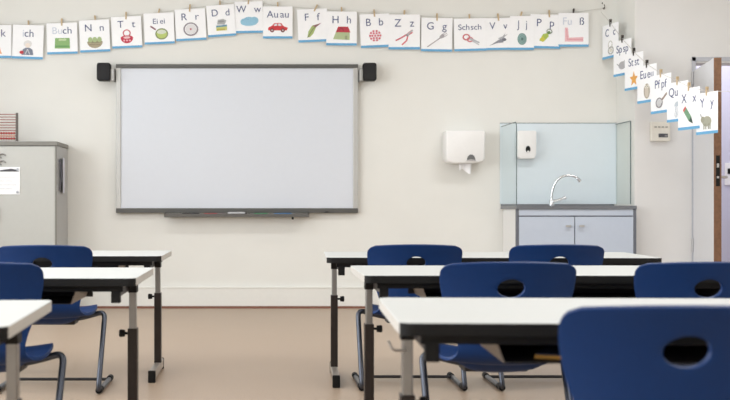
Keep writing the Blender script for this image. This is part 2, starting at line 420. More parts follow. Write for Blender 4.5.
def make_peg(dark=False):
    m = MB(); w_ = pegd_m if dark else wood_m
    for s in (-1, 1):
        m.prism([(s * .003 - .002, -.028), (s * .003 + .004 * s, -.028), (s * .010, .034), (s * .004, .036), (s * .002, 0)], 'x', -.006, .006, w_)
    o = m.build('clothes_peg')
    MB().lathe([(.0055, -.0075), (.0055, .0075)], (0, 0, .004), (1, 0, 0), silver_m, 10).build('spring', o)
    return o
G1, G2 = 'alphabet cards on the long string above the board', 'alphabet cards on the short sloping string by the door'
# (left px, right px, top px, bottom px, tilt in degrees, letters, pale letters, picture, words)
FRONT = [
 (-19, 11.5, 25, 58, 0, 'K  k', None, pic_comb, 'K k, cut by the left edge'),
 (13, 44, 25, 59, -2, 'ch', 'i', pic_boy, 'a lone bold ch above a child in grey'),
 (46.5, 77, 23, 54, 1.5, 'ch', 'Bu', pic_book, 'ch and a green book'),
 (79, 109, 20, 52, 2.5, 'N  n', None, pic_nest, 'N n and a bird nest'),
 (111, 141, 16.5, 48, 2.5, 'T  t', None, pic_cup, 'T t and a red cup'),
 (143.5, 173.5, 13, 44, 2.5, 'Ei  ei', None, pic_pan, 'Ei ei and a green saucepan'),
 (174.5, 205, 9, 40.5, 3, 'R  r', None, pic_wheel, 'R r and a grey wheel'),
 (206, 234, 5, 36.5, 4, 'D  d', None, pic_tin, 'D d and an open tin'),
 (234.5, 262.5, 1.5, 33, 1, 'W  w', None, pic_cloud, 'W w and a blue cloud'),
 (263, 292.5, 6.5, 38.5, 0, 'Au au', None, pic_car, 'Au au and a red car'),
 (297, 327, 9, 42, 2.5, 'F  f', None, pic_feather, 'F f and a green feather'),
 (326.5, 357, 11.5, 45.5, -.5, 'H  h', None, pic_house, 'H h and a house with red roof'),
 (359.5, 389, 14, 47.5, 2.5, 'B  b', None, pic_ball, 'B b and a red dotted ball'),
 (388.5, 420, 14.5, 49.5, 0, 'Z  z', None, pic_pliers, 'Z z and red pliers'),
 (421.5, 452.5, 18, 51.5, -1, 'G  g', None, pic_fork, 'G g and a fork'),
 (453.5, 485.5, 18.5, 51, 1.5, 'Sch sch', None, pic_scissors, 'Sch sch and scissors'),
 (484, 512.5, 18, 50, 1, 'V  v', None, pic_bird, 'V v and a grey bird'),
 (510, 534, 16, 50, 0, 'J  j', None, pic_yoyo, 'J j and a teal disc'),
 (530.5, 561, 14.5, 48.5, -1.5, 'P  p', None, pic_parrot, 'P p and a yellow green bird'),
 (558.5, 588.5, 13, 46.8, 0, 'ß', 'Fu', pic_foot, 'bold ß and a pink foot, beside the hook'),
]
pegp = make_peg(); used = []
def new_peg(dark=False):
    if dark: return make_peg(True)
    if not used: used.append(1); return pegp
    return copy_tree(pegp)
path = [P(-60, 27.5, YF - .022)]
for i, (x0, x1, yt, yb, tilt, tx, fa, pf, words) in enumerate(FRONT):
    d = YF - .024 - (.005 if i % 2 else 0)
    c = make_card(tx, fa, pf, 'alphabet card on the wall showing ' + words, G1)
    p = P((x0 + x1) / 2, yt, d)
    c.location = p; c.rotation_euler = (0, math.radians(-tilt), 0)
    c.scale = ((x1 - x0) * d / FPX / CW, 1, (yb - yt) * d / FPX / CH)
    g = new_peg(i == 19)
    dx = {3: .01, 10: .03, 17: -.01, 18: .03}.get(i, 0)
    tagw = tx.replace('  ', ' ')
    g.location = (p.x + dx, YF - .022, p.z + .004 + dx * math.tan(math.radians(tilt)))
    g.rotation_euler = (0, math.radians({3: -8, 5: 14, 10: 26, 17: 18, 16: -6, 19: 8}.get(i, random.uniform(-6, 6))), 0)
    tag(g, '%s clothes peg holding the card showing %s' % ('dark' if i == 19 else 'wooden', words.split(',')[0]), 'clothes peg', 'clothes pegs on the long string')
    path.append(Vector((p.x, YF - .022, p.z + .006)))
hook = P(604.5, 8, YF - .022); path.append(hook)
tag(MB().tube(path, .0022, string_m, 6).build('string'), 'long pale string across the wall above the whiteboard', 'string')
h = MB(); h.lathe([(.009, 0), (.009, .004), (.004, .006), (.004, .022)], (0, .022, 0), (0, -1, 0), pegd_m, 10)
h.tube([(0, 0, 0), (0, -.006, .02), (-.006, -.004, .03)], .003, pegd_m, 6)
h.lathe([(.006, 0), (.006, .005)], (-.012, .022, .045), (0, -1, 0), pegd_m, 10)
ho = h.build('wall_hook'); ho.location = hook; tag(ho, 'small dark hook on the wall where the long string ends', 'hook')
SIDE = [
 (610.5, 24, 58, 'C  c', pic_ghost, 'C c, topmost of the row'),
 (622.5, 40, 75.5, 'Sp sp', pic_mouse, 'Sp sp and a grey mouse'),
 (634, 53, 89.5, 'St st', pic_star, 'St st and an orange star'),
 (647, 65, 102.5, 'Eu eu', pic_owl, 'Eu eu and an owl'),
 (661, 74.5, 113, 'Pf pf', pic_frypan, 'Pf pf and a frying pan'),
 (677.5, 82, 121.5, 'Qu qu', pic_jelly, 'Qu qu and a pale jellyfish'),
 (689, 88, 129.5, 'X  x', pic_pencil, 'X x and a green and red pencil'),
 (707, 92.5, 134, 'Y  y', pic_yak, 'Y y and a grey yak, lowest of the row'),
]
path = [P(601, 12, YF - .03)]
for i, (xc, yt, yb, tx, pf, words) in enumerate(SIDE):
    d = 9.32 + (7.85 - 9.32) * i / 7
    c = make_card(tx, None, pf, 'alphabet card near the door showing ' + words, G2)
    p = P(xc, yt, d); c.location = p
    a = {0: -78, 7: -79, 6: -77}.get(i, -76)
    c.rotation_euler = (0, math.radians(0), math.radians(a))
    c.scale = (1, 1, (yb - yt) * d / FPX / CH)
    g = new_peg(i < 4) if i < 4 else new_peg()
    g.location = (p.x, p.y, p.z + .006); g.rotation_euler = (0, 0, math.radians(a))
    tag(g, '%s clothes peg holding the hanging card showing %s' % ('dark' if i < 4 else 'wooden', words.split(',')[0]), 'clothes peg', 'clothes pegs on the sloping string')
    path.append(Vector((p.x, p.y, p.z + .008)))
path.append(Vector((3.5, 7.45, 1.665))); path.append(Vector((XR - .002, 6.6, 1.66)))
tag(MB().tube(path, .0022, string_m, 6).build('string'), 'short string sloping down from the corner towards the door', 'string')

# ================================================================ WHITEBOARD
d = YF
bl, br = P(116, 0, d - .05).x, P(358, 0, d - .05).x
bt, bb = P(0, 65, d).z, P(0, 213, d).z
wb = empty('whiteboard', ((bl + br) / 2, YF, bb), label='large interactive whiteboard in a grey frame on the front wall', cat='whiteboard')
W2, H2 = (br - bl) / 2, bt - bb
MB().box(-W2 + .03, W2 - .03, -.045, -.006, .03, H2 - .025, board_m).build('writing_surface', wb)
MB().box(-W2, W2, -.06, -.004, H2 - .034, H2, bdark_m).build('top_rail', wb, bevel=.004)
MB().box(-W2, W2, -.06, -.004, 0, .042, bdark_m).build('bottom_rail', wb, bevel=.004)
MB().box(-W2, -W2 + .042, -.058, -.004, .036, H2 - .03, blgt_m).build('side_rail', wb, bevel=.004)
MB().box(W2 - .042, W2, -.058, -.004, .036, H2 - .03, blgt_m).build('side_rail', wb, bevel=.004)
tl, tr = P(164.5, 0, d - .1).x - wb.location.x, P(309, 0, d - .1).x - wb.location.x
w = MB(); w.prism([(-.06, -.002), (-.06, -.03), (-.1, -.036), (-.142, -.03), (-.146, -.006), (-.138, -.006), (-.132, -.022), (-.07, -.022), (-.066, -.002)], 'x', tl, tr, bgrey_m)
pt = w.build('pen_tray', wb)
for x in (tl, tr - .006):
    MB().prism([(-.058, .012), (-.058, -.03), (-.1, -.036), (-.142, -.03), (-.148, -.004), (-.12, .004)], 'x', x, x + .006, bdark_m).build('end_cap', pt)
MB().lathe([(.008, 0), (.01, -.02)], (tr - .14, -.1, -.034), (0, 0, 1), black_m, 10).build('knob', pt)
MB().box(tr + .14, tr + .17, -.07, -.06, .0, .014, black_m).build('sensor', wb)
zt = bb - .021
def pen(x0, x1, rgb, word):
    m = MB(); y = YF - .1; c = mat('pen_' + word, rgb, .4)
    m.lathe([(.006, 0), (.0105, .002), (.0105, (x1 - x0) * .62), (.0098, (x1 - x0) * .63)], (x0, y, zt + .0108), (1, 0, 0), c, 12)
    o = m.build('marker_pen', smooth=True)
    MB().lathe([(.0112, (x1 - x0) * .63), (.0112, (x1 - x0) * .93), (.007, (x1 - x0))], (x0, y, zt + .0112), (1, 0, 0), c if word != 'red' else mat('cap_grey', (120, 110, 112), .5), 12).build('cap', o, smooth=True)
    return tag(o, '%s marker pen lying in the whiteboard tray' % word, 'pen', 'pens in the whiteboard tray')
px = lambda a: P(a, 0, YF - .1).x
pen(px(182), px(200), (40, 40, 44), 'black'); pen(px(204), px(225), (160, 66, 70), 'red')
pen(px(254), px(268), (64, 140, 96), 'green'); pen(px(274), px(292), (60, 120, 176), 'blue')
er = empty('board_eraser', (px(237), YF - .1, zt), label='pale board eraser in the whiteboard tray between the pens', cat='eraser')
MB().box(-.078, .07, -.022, .022, 0, .016, mat('felt', (80, 80, 84), .9)).build('felt_pad', er, bevel=.003)
MB().box(-.078, .07, -.022, .022, .016, .03, mat('eraser_body', (196, 196, 200), .5)).build('body', er, bevel=.003)
MB().box(.07, .084, -.016, .016, 0, .022, black_m).build('end_grip', er, bevel=.003)

def speaker(xc, side, label):
    p = P(xc, 72, YF - .12)
    r = empty('wall_speaker', (p.x, YF - .12, p.z), label=label, cat='speaker', group='small black speakers beside the board')
    MB().prism(rrect(-.058, .058, -.076, .076, .02, 5), 'y', -.03, .05, black_m).build('cabinet', r, bevel=.004)
    MB().prism(rrect(-.05, .05, -.068, .068, .016, 5), 'y', -.036, -.03, mat('grille', (30, 30, 33), .8, var=.4, scale=400)).build('grille', r)
    w = MB(); w.box(-.03, .03, .05, .1, -.04, .02, bgrey_m)
    w.box(min(0, side * .085), max(0, side * .085), .085, .12, -.05, -.02, blgt_m)
    w.box(side * .05, side * .085, -.0, .12, -.075, .03, blgt_m) if side > 0 else w.box(side * .085, side * .05, 0, .12, -.075, .03, blgt_m)
    w.build('bracket', r, bevel=.003)
speaker(104, 1, 'small black speaker on the wall left of the whiteboard')
speaker(369.5, -1, 'small black speaker on the wall right of the whiteboard')

# ================================================================ GREY CABINET, ABACUS
CD = 8.97
cx1 = P(56.5, 0, CD).x; cx0 = cx1 - 1.05; ctop = P(0, 141.5, CD).z
cb = empty('storage_cabinet', ((cx0 + cx1) / 2, (CD + YF - .012) / 2, 0), label='pale grey storage cupboard with dark grey top edge beside the whiteboard', cat='cabinet')
hw, hd = (cx1 - cx0) / 2, (YF - .012 - CD) / 2
MB().box(-hw, hw, -hd + .02, hd, .06, ctop - .034, cabs_m).build('body', cb, bevel=.002)
MB().box(-hw + .02, hw - .02, -hd + .05, hd, 0, .06, cabt_m).build('plinth', cb)
MB().box(-hw - .008, hw + .008, -hd - .006, hd, ctop - .034, ctop, cabt_m).build('top', cb, bevel=.003)
MB().box(-hw + .01, hw - .01, -hd + .004, hd - .01, ctop, ctop + .003, cabs_m).build('top_sheet', cb)
for s in (-1, 1):
    dd = MB().box(min(s * .003, s * (hw - .014)), max(s * .003, s * (hw - .014)), -hd, -hd + .02, .07, ctop - .04, cab_m).build('door', cb, bevel=.002)
    MB().box(s * .05 - .01, s * .05 + .01, -hd - .025, -hd - .001, .75, .87, silver_m).build('handle', dd, bevel=.004)
MB().box(hw - .014, hw, -hd + .001, -hd + .02, .06, ctop - .034, cabt_m).build('corner_strip', cb)
p0, p1 = P(-14, 167, CD - .003), P(20, 194.5, CD - .003)
nt_ = empty('notice_sheet', ((p0.x + p1.x) / 2, CD - .003, (p0.z + p1.z) / 2), label='white notice sheet fixed to the front of the grey cupboard', cat='notice')
nw, nh = (p1.x - p0.x) / 2, (p0.z - p1.z) / 2
MB().box(-nw, nw, -.002, 0, -nh, nh, paper_m).build('sheet', nt_)
q = Pic(); q.poly([(-.09, nh - .038), (.09, nh - .038), (.068, nh - .03), (.058, nh - .02), (.02, nh - .014), (-.07, nh - .026)], DK)
qo = q.build('printed_mark', nt_); qo.location = (.045, 0, 0)
q = Pic()
for k in range(4): q.line([(-nw + .03, .03 - k * .032), (nw - .03 - .03 * (k % 2), .03 - k * .032)], .004, (200, 202, 208))
q.build('printed_lines', nt_)
for mx, mz, lab in ((19, 169.5, 'upper'), (19, 192, 'lower')):
    p = P(mx - 1.5, mz, CD - .006)
    tag(MB().lathe([(.011, 0), (.011, .006), (.006, .009)], (p.x, CD - .005, p.z), (0, -1, 0), mat('magnet', (176, 180, 188), .4), 14).build('magnet', smooth=True), 'round grey magnet at the %s right corner of the notice sheet' % lab, 'magnet')
for mx, mz, lab in ((2.5, 156, 'upper'), (2.5, 163, 'lower')):
    p = P(mx, mz, CD)
    m = MB(); m.tube([(p.x + .026 * math.cos(t), CD - .008, p.z + .016 * math.sin(t)) for t in [k * .5 for k in range(10)]], .006, mat('clip_grey', (142, 140, 138), .4, metal=.4), 8)
    tag(m.build('magnet_clip', smooth=True), 'curled grey clip on the cupboard front, %s of two above the notice' % lab, 'clip')
# sheet hung on the cupboard's side
sx = cx1 + .001
m = MB(); z0, z1 = HC + (205 - 193) * 9.2 / FPX, HC + (205 - 158) * 9.2 / FPX
yy = [CD + .12, CD + .16, CD + .25, CD + .33]; off = [.03, .022, .012, .004]
vs = []; 
for y, o in zip(yy, off):
    for z in (z0, z1): vs += [(sx + o, y, z), (sx + o + .002, y, z)]
fs = []
for k in range(3):
    a = 4 * k; fs += [(a, a + 4, a + 6, a + 2), (a + 1, a + 3, a + 7, a + 5), (a, a + 1, a + 5, a + 4), (a + 2, a + 6, a + 7, a + 3)]
fs += [(0, 2, 3, 1), (12, 13, 15, 14)]
m.add(vs, fs, mat('lilac_paper', (214, 214, 226), .7))
tag(m.build('hanging_folder'), 'pale lilac sheet hanging on the side of the grey cupboard', 'folder')
m = MB(); m.tube([(sx + .004 + .02 * math.sin(PI * k / 8), CD + .09, z0 + .02 + (z1 - z0 - .04) * k / 8) for k in range(9)], .0045, mat('band_grey', (112, 112, 122), .6), 8)  # thin dark curve beside the lilac sheet
tag(m.build('dark_band', smooth=True), 'dark curved strap on the cupboard side beside the lilac sheet', 'band')
# abacus
ab = empty('abacus', (P(-12, 0, 9.2).x, 9.2, ctop + .003), label='wooden abacus with red rods standing on the grey cupboard', cat='abacus')
ah = .25; aw = P(17, 0, 9.2).x - ab.location.x
apost = mat('abacus_post', (92, 84, 78), .5); arod = mat('abacus_rod', (150, 62, 48), .5)
for s in (-1, 1): MB().box(s * aw - .009, s * aw + .009, -.012, .012, .012, ah, apost).build('post', ab, bevel=.002)
MB().box(-aw - .03, aw + .03, -.045, .045, 0, .014, apost).build('base', ab, bevel=.003)
beadm = {}
for k in range(10):
    z = .035 + k * .0225
    MB().tube([(-aw, 0, z), (aw, 0, z)], 0.0032, arod, 6).build('rod', ab)
    rgb = [(186, 62, 54), (214, 170, 150)][k % 2] if k < 5 else [(186, 62, 54), (222, 190, 160)][k % 2]
    for j in range(8):
        x = -aw + .024 + j * .0215 if k > 2 else aw - .024 - j * .0215
        key = rgb
        if key not in beadm:
            o = MB().lathe([(.004, -.009), (.009, -.006), (.0105, 0), (.009, .006), (.004, .009)], (0, 0, 0), (1, 0, 0), mat('bead_%d' % rgb[0], rgb, .4), 10).build('bead', ab, smooth=True); beadm[key] = o
        else:
            o = beadm[key].copy(); COL.objects.link(o); o.parent = ab
        o.location = (x, 0, z)

# ================================================================ SINK UNIT
SD = 8.9
sx0, sx1 = P(516.5, 0, SD).x, P(637, 0, SD).x
sx1 = min(sx1, XN - .004)
st = P(0, 205.6, SD).z
su = empty('sink_cabinet', ((sx0 + sx1) / 2, (SD + YF) / 2, 0), label='pale sink cabinet with two doors and steel top in the corner', cat='sink cabinet')
hw = (sx1 - sx0) / 2; hd = (YF - .004 - SD) / 2
MB().box(-hw + .02, hw - .02, -hd + .03, hd, .08, st - .03, plast_m).build('body', su)
MB().box(-hw + .04, hw - .04, -hd + .08, hd, 0, .08, sgrey_m).build('plinth', su)
for s in (-1, 1):
    MB().box(s * (hw - .011) - .011, s * (hw - .011) + .011, -hd + .012, -hd + .04, 0, st - .028, sgrey_m).build('corner_post', su, bevel=.002)
# steel top with a basin set into it
w = MB(); bx0, bx1, by0, by1 = -.28, .28, -.2, .14
xs = [-hw, bx0, bx1, hw]; yv = [-hd, by0, by1, hd]
for i in range(3):
    for j in range(3):
        if not (i == 1 and j == 1): w.box(xs[i], xs[i + 1], yv[j], yv[j + 1], st - .028, st, steel_m)
w.box(-hw, hw, hd - .012, hd, st, st + .012, steel_m)
tp = w.build('worktop', su)
w = MB(); w.box(bx0, bx1, by0, by1, st - .175, st - .17, steel_m)
for a in ((bx0 - .004, bx0, by0, by1), (bx1, bx1 + .004, by0, by1), (bx0, bx1, by0 - .004, by0), (bx0, bx1, by1, by1 + .004)): w.box(*a, st - .175, st - .001, steel_m)
w.build('basin', su)
fz0 = st - .085
MB().box(-hw + .024, hw - .024, -hd + .014, -hd + .032, fz0 + .004, st - .03, lilac_m).build('fascia', su, bevel=.001)
mid = P(575.3, 0, SD).x - su.location.x
for s, x0, x1 in ((1, -hw + .024, mid - .004), (-1, mid + .004, hw - .024)):
    dd = MB().box(x0, x1, -hd + .012, -hd + .032, .1, fz0 - .006, lilac_m).build('door', su, bevel=.0015)
    kx = (x1 - .045) if s > 0 else (x0 + .055); kz = P(0, 226, SD).z
    m = MB(); m.lathe([(.008, 0), (.007, .022)], (kx, -hd + .012, kz), (0, -1, 0), silver_m, 12); m.box(kx - .03, kx + .012, -hd - .016, -hd - .008, kz - .009, kz + .009, silver_m)
    m.build('handle', dd, bevel=.002)
w = MB(); w.box(-hw + .024, hw - .024, -hd + .026, -hd + .034, fz0 - .006, fz0 + .004, sgrey_m); w.box(mid - .004, mid + .004, -hd + .026, -hd + .034, .1, fz0, sgrey_m)
w.build('gap_strip', su)
# tap
tp_ = P(551.5, 204, 9.3)
tap = empty('tap', (tp_.x, 9.3, st), label='chrome swan-neck tap standing at the back of the sink', cat='tap')
m = MB(); m.lathe([(.028, 0), (.028, .006), (.02, .012), (.018, .05), (.014, .056)], (0, 0, 0), (0, 0, 1), tapc_m, 16); m.build('base', tap, smooth=True)
pts = [(0, 0, .05), (0, 0, .12)] + [(.09 - .09 * math.cos(t), -.03 * t / 2.6, .12 + .125 * math.sin(t)) for t in [k * .2 for k in range(1, 13)]]
lp = pts[-1]
pts += [(.105 + .1, -.035, .215), (.22, -.04, .185)] if False else []
neck = [(0, 0, .05), (0, 0, .08), (.005, -.004, .12), (.018, -.008, .17), (.042, -.018, .215), (.078, -.03, .243), (.12, -.045, .255), (.16, -.055, .252), (.195, -.065, .236), (.215, -.07, .212)]
m = MB(); m.tube(neck, .0105, tapc_m, 12); m.build('spout', tap, smooth=True)
m = MB(); m.lathe([(.013, 0), (.013, .03)], (.206, -.068, .226), (.02, -.005, -.03), tapc_m, 12); m.build('aerator', tap, smooth=True)
m = MB(); m.tube([(.01, -.01, .036), (.05, -.025, .046), (.1, -.045, .066)], [.013, .011, .009], tapc_m, 10); m.lathe([(.016, -.012), (.016, .012)], (.1, -.045, .066), (.05, -.02, .02), tapc_m, 12)
m.build('lever', tap, smooth=True)
# splash panels
gz0, gz1 = st + .013, P(0, 122, YF).z + .06
m = MB().box(sx0 - .008, XN - .004, YF - .009, YF - .003, gz0, P(0, 123.5, YF).z, splash_m)
m2 = m.build('splashback'); tag(m2, 'pale glass splashback on the wall behind the sink', 'splashback')
MB().box(sx0 - .008, XN - .004, YF - .0095, YF - .003, P(0, 123.5, YF).z, P(0, 123.5, YF).z + .005, glasse_m).build('edge', m2)
def side_glass(x, y0, y1, zb, zt_, r, label):
    ol = [(y1, zb), (y0, zb), (y0, zt_ - r)] + [(y0 + r - r * math.cos(t), zt_ - r + r * math.sin(t)) for t in [PI / 2 * k / 6 for k in range(1, 7)]] + [(y1, zt_)]
    o = MB().prism(ol, 'x', x, x + .006, glass_m).build('glass_screen')
    tag(o, label, 'glass screen')
    m = MB(); m.tube([(x + .003, a, b) for a, b in ol[1:] ], .0038, glasse_m, 6, caps=True); m.build('edge', o)
side_glass(sx0 + .002, SD + .02, YF - .012, st + .001, P(0, 121.5, SD).z - .0, .05, 'upright glass screen at the open end of the sink')
side_glass(XN - .014, 9.1, YF - .012, gz0, P(0, 121, 9.1).z, .01, 'narrow glass panel on the corner side of the sink')
# dispensers
def at(px_, py_): return P(px_, py_, YF)
p = at(461.5, 148.8)
td = empty('paper_towel_dispenser', (p.x, YF, p.z), label='wide white paper towel dispenser on the wall left of the sink', cat='dispenser')
ol = [(-.168, .135), (-.16, .148), (.16, .148), (.168, .135), (.162, -.09), (.15, -.118), (.1, -.13), (-.1, -.134), (-.15, -.122), (-.166, -.09)]
MB().prism(ol, 'y', -.2, -.002, plast_m).build('cover', td, bevel=.022, seg=3, smooth=True)
m = MB(); m.prism([(.045 + .036 * math.cos(PI * k / 10), -.108 + .05 * math.sin(PI * k / 10)) for k in range(11)], 'y', -.204, -.199, mat('window_grey', (104, 106, 108), .3))
m.build('viewing_window', td)
m = MB(); m.prism([(.045 + .044 * math.cos(PI * k / 10), -.114 + .014 * math.sin(PI * k / 10)) for k in range(11)], 'y', -.207, -.2, silver_m); m.build('lock', td)
m = MB(); n = 9
vs = []; 
for k in range(n):
    t = k / (n - 1); x = -.045 + .11 * t; z = -.215 + .03 * math.sin(t * 5) + .05 * abs(t - .45)
    vs += [(x, -.11 - .012 * math.sin(t * 9), -.125), (x * .9, -.12 - .014 * math.cos(t * 8), z), (x, -.106 - .012 * math.sin(t * 9), -.125), (x * .9, -.116 - .014 * math.cos(t * 8), z)]
fs = []
for k in range(n - 1):
    a = 4 * k; fs += [(a, a + 1, a + 5, a + 4), (a + 2, a + 6, a + 7, a + 3), (a + 1, a + 3, a + 7, a + 5), (a, a + 4, a + 6, a + 2)]
fs += [(0, 2, 3, 1), (4 * n - 4, 4 * n - 3, 4 * n - 1, 4 * n - 2)]
m.add(vs, fs, paper_m); m.build('paper_towel', td, smooth=True)
p = at(524.5, 145.5)
sd = empty('soap_dispenser', (p.x, YF - .01, p.z), label='small white soap dispenser with black window behind the glass screen', cat='dispenser')
MB().prism([(-.08, .115), (-.07, .122), (.07, .122), (.08, .11), (.078, -.08), (.06, -.118), (-.06, -.118), (-.08, -.1)], 'y', -.09, 0, plast_m).build('cover', sd, bevel=.014, seg=3, smooth=True)
m = MB(); m.prism([(.006 + .02 * math.cos(2 * PI * k / 18), -.038 + .03 * math.sin(2 * PI * k / 18)) for k in range(18)], 'y', -.093, -.089, black_m); m.build('level_window', sd)
m = MB(); m.prism([(.006 + .01 * math.cos(2 * PI * k / 12), -.058 + .01 * math.sin(2 * PI * k / 12)) for k in range(12)], 'y', -.096, -.09, plast_m); m.build('push_button', sd)
# small wall unit right of the sink
p = P(659, 131.8, YN)
wu = empty('wall_thermostat', (p.x, YN, p.z), label='square cream control box on the wall right of the sink', cat='control box')
MB().prism(rrect(-.078, .078, -.08, .08, .012, 4), 'y', -.045, -.001, mat('cream_plastic', (228, 224, 214), .5)).build('case', wu, bevel=.006)
MB().box(-.02, .055, -.048, -.044, -.048, -.018, mat('display_dark', (84, 84, 88), .3)).build('display', wu)
m = MB(); [m.box(-.055 + k * .03, -.035 + k * .03, -.048, -.044, .03, .042, mat('vent_grey', (168, 164, 156), .6)) for k in range(4)]; m.build('vent', wu)
MB().box(.03, .05, -.05, -.047, -.042, -.03, mat('key_light', (150, 150, 152), .4)).build('button', wu)

# ================================================================ DESKS
DW, DD, DH = 1.62, .65, .635
def make_desk():
    r = empty('school_desk')
    t = MB()
    ol = rrect(-DW / 2, DW / 2, -DD / 2, DD / 2, .03, 6)
    t.prism(ol, 'z', DH - .028, DH, white_m, edge_m)
    t.build('tabletop', r, bevel=.0015, seg=1)
    # black edging round the pupil's side
    ol2 = [p for p in ol if p[1] < -DD / 2 + .0301]
    ol2.sort(key=lambda p: (p[0]))
    ol2 = [p for p in ol2 if p[1] < -DD / 2 + .018]
    outer = []
    for (x, y) in ol2:
        cxx = max(-DW / 2 + .03, min(DW / 2 - .03, x)); cyy = -DD / 2 + .03
        n = Vector((x - cxx, y - cyy)); n = n.normalized() if n.length > 1e-6 else Vector((0, -1))
        outer.append((x + n.x * .003, y + n.y * .003))
    MB().prism(ol2 + outer[::-1], 'z', DH - .0285, DH - .0015, black_m).build('edge_band', r)
    # rails
    MB().box(-DW / 2 + .05, DW / 2 - .05, -DD / 2 + .028, -DD / 2 + .05, DH - .05, DH - .028, black_m).build('cross_rail', r)
    MB().box(-DW / 2 + .05, DW / 2 - .05, DD / 2 - .07, DD / 2 - .04, DH - .06, DH - .028, dark_m).build('cross_rail', r)
    # book tray
    tw = DW / 2 - .215
    m = MB(); m.box(-tw + .03, tw - .03, -.235, .1, DH - .1, DH - .097, tray_m); m.box(-tw, tw, .097, .1, DH - .1, DH - .028, tray_m)
    tray = m.build('book_tray', r)
    for s in (-1, 1):
        x = s * tw
        m = MB(); k = s * .003; xb = x - s * .03
        m.add([(x, -.26, DH - .028), (x, .1, DH - .028), (xb, .1, DH - .1), (xb, -.23, DH - .1), (x + k, -.26, DH - .028), (x + k, .1, DH - .028), (xb + k, .1, DH - .1), (xb + k, -.23, DH - .1)],
              [(0, 1, 2, 3), (7, 6, 5, 4), (0, 4, 5, 1), (1, 5, 6, 2), (2, 6, 7, 3), (3, 7, 4, 0)], plate_m)
        m.build('side_plate', tray)
        # end frame: rail, column and foot
        xe = s * (DW / 2 - .075)
        MB().box(xe - .016, xe + .016, -DD / 2 + .03, -DD / 2 + .06, DH - .09, DH - .028, black_m).build('rail_cap', r, bevel=.002)
        MB().box(xe - .014, xe + .014, -DD / 2 + .06, DD / 2 - .06, DH - .068, DH - .028, dark_m).build('side_rail', r)
        xp = s * (DW / 2 - .048); yp = 0.0
        lg = MB().box(xp - .013, xp + .013, yp - .02, yp + .02, .36, DH - .06, chrome_m).build('leg', r, bevel=.003)
        MB().prism([(yp - .05, DH - .028), (yp + .03, DH - .028), (yp + .03, DH - .075), (yp - .02, DH - .075)], 'x', xp - .016, xp + .016, black_m).build('top_joint', lg)
        MB().box(xp - .018, xp + .018, yp - .026, yp + .026, .055, .425, dark_m).build('outer_tube', lg, bevel=.003)
        m = MB(); m.lathe([(.005, 0), (.005, .012), (.013, .013), (.015, .03), (.012, .034)], (xp - s * .018, yp, .405), (-s, 0, 0), black_m, 12); m.build('clamp_knob', lg, smooth=True)
        ft = MB().box(xp - .017, xp + .017, -.315, .14, .012, .058, foot_m).build('foot', r, bevel=.004)
        MB().box(xp - .0185, xp + .0185, -.335, -.312, 0, .06, black_m).build('front_cap', ft, bevel=.004)
        MB().box(xp - .0185, xp + .0185, .137, .158, .0, .06, black_m).build('rear_cap', ft, bevel=.004)
    # bag hook on each end
    for s in (-1, 1):
        x = s * (DW / 2 - .04)
        m = MB(); m.tube(fillet([(x - s * .004, -.02, .535), (x + s * .03, -.03, .535), (x + s * .04, -.03, .56)], .012), .0032, silver_m, 8); m.build('bag_hook', r, smooth=True)
    return r
DESKS = [  # cx, front-edge distance, rz, label
 (.325 + .81, 5.35, -2, 'white school desk in the far right row, standing before the sink cabinet'),
 (.371 + .81, 3.98, 0, 'white school desk in the middle right row, between two rows of blue chairs'),
 (.309 + .81, 2.38, -2, 'white school desk nearest the camera on the right, with a yellow folder in its tray'),
 (-.504 - .81, 5.5, 0, 'white school desk in the far left row, in front of the grey cupboard'),
 (-.44 - .81, 3.83, 0, 'white school desk in the middle left row'),
 (-.547 - .81, 2.3, 2.5, 'white school desk cut off at the lower left, nearest the camera there'),
]
d0 = make_desk()
for i, (cx, fy, rz, lab) in enumerate(DESKS):
    o = copy_tree(d0) if i < 5 else d0
    a = math.radians(rz); sg = -1 if cx > 0 else 1; hx = sg * DW / 2
    o.location = (cx + hx - hx * math.cos(a), fy + DD / 2 - hx * math.sin(a), 0); o.rotation_euler.z = a
    if i != 2:
        for h in [c for c in o.children if c.name.startswith('bag_hook')]: bpy.data.objects.remove(h)
    tag(o, lab, 'desk', 'white school desks in two columns')
# things in the nearest desk's tray
tz = DH - .097
m = MB(); m.box(-.1, .1, -.13, .13, 0, .009, mat('yellow_card', (206, 150, 60), .6)); fo = m.build('folder', bevel=.001)
fo.location = (.765, 2.38 + .2, tz + .0022); fo.rotation_euler = (0, 0, math.radians(-24))
tag(fo, 'yellow folder lying in the tray under the nearest right desk', 'folder')
MB().box(-.098, .098, -.128, .128, .009, .011, mat('blue_cover', (40, 60, 92), .6)).build('cover', fo)

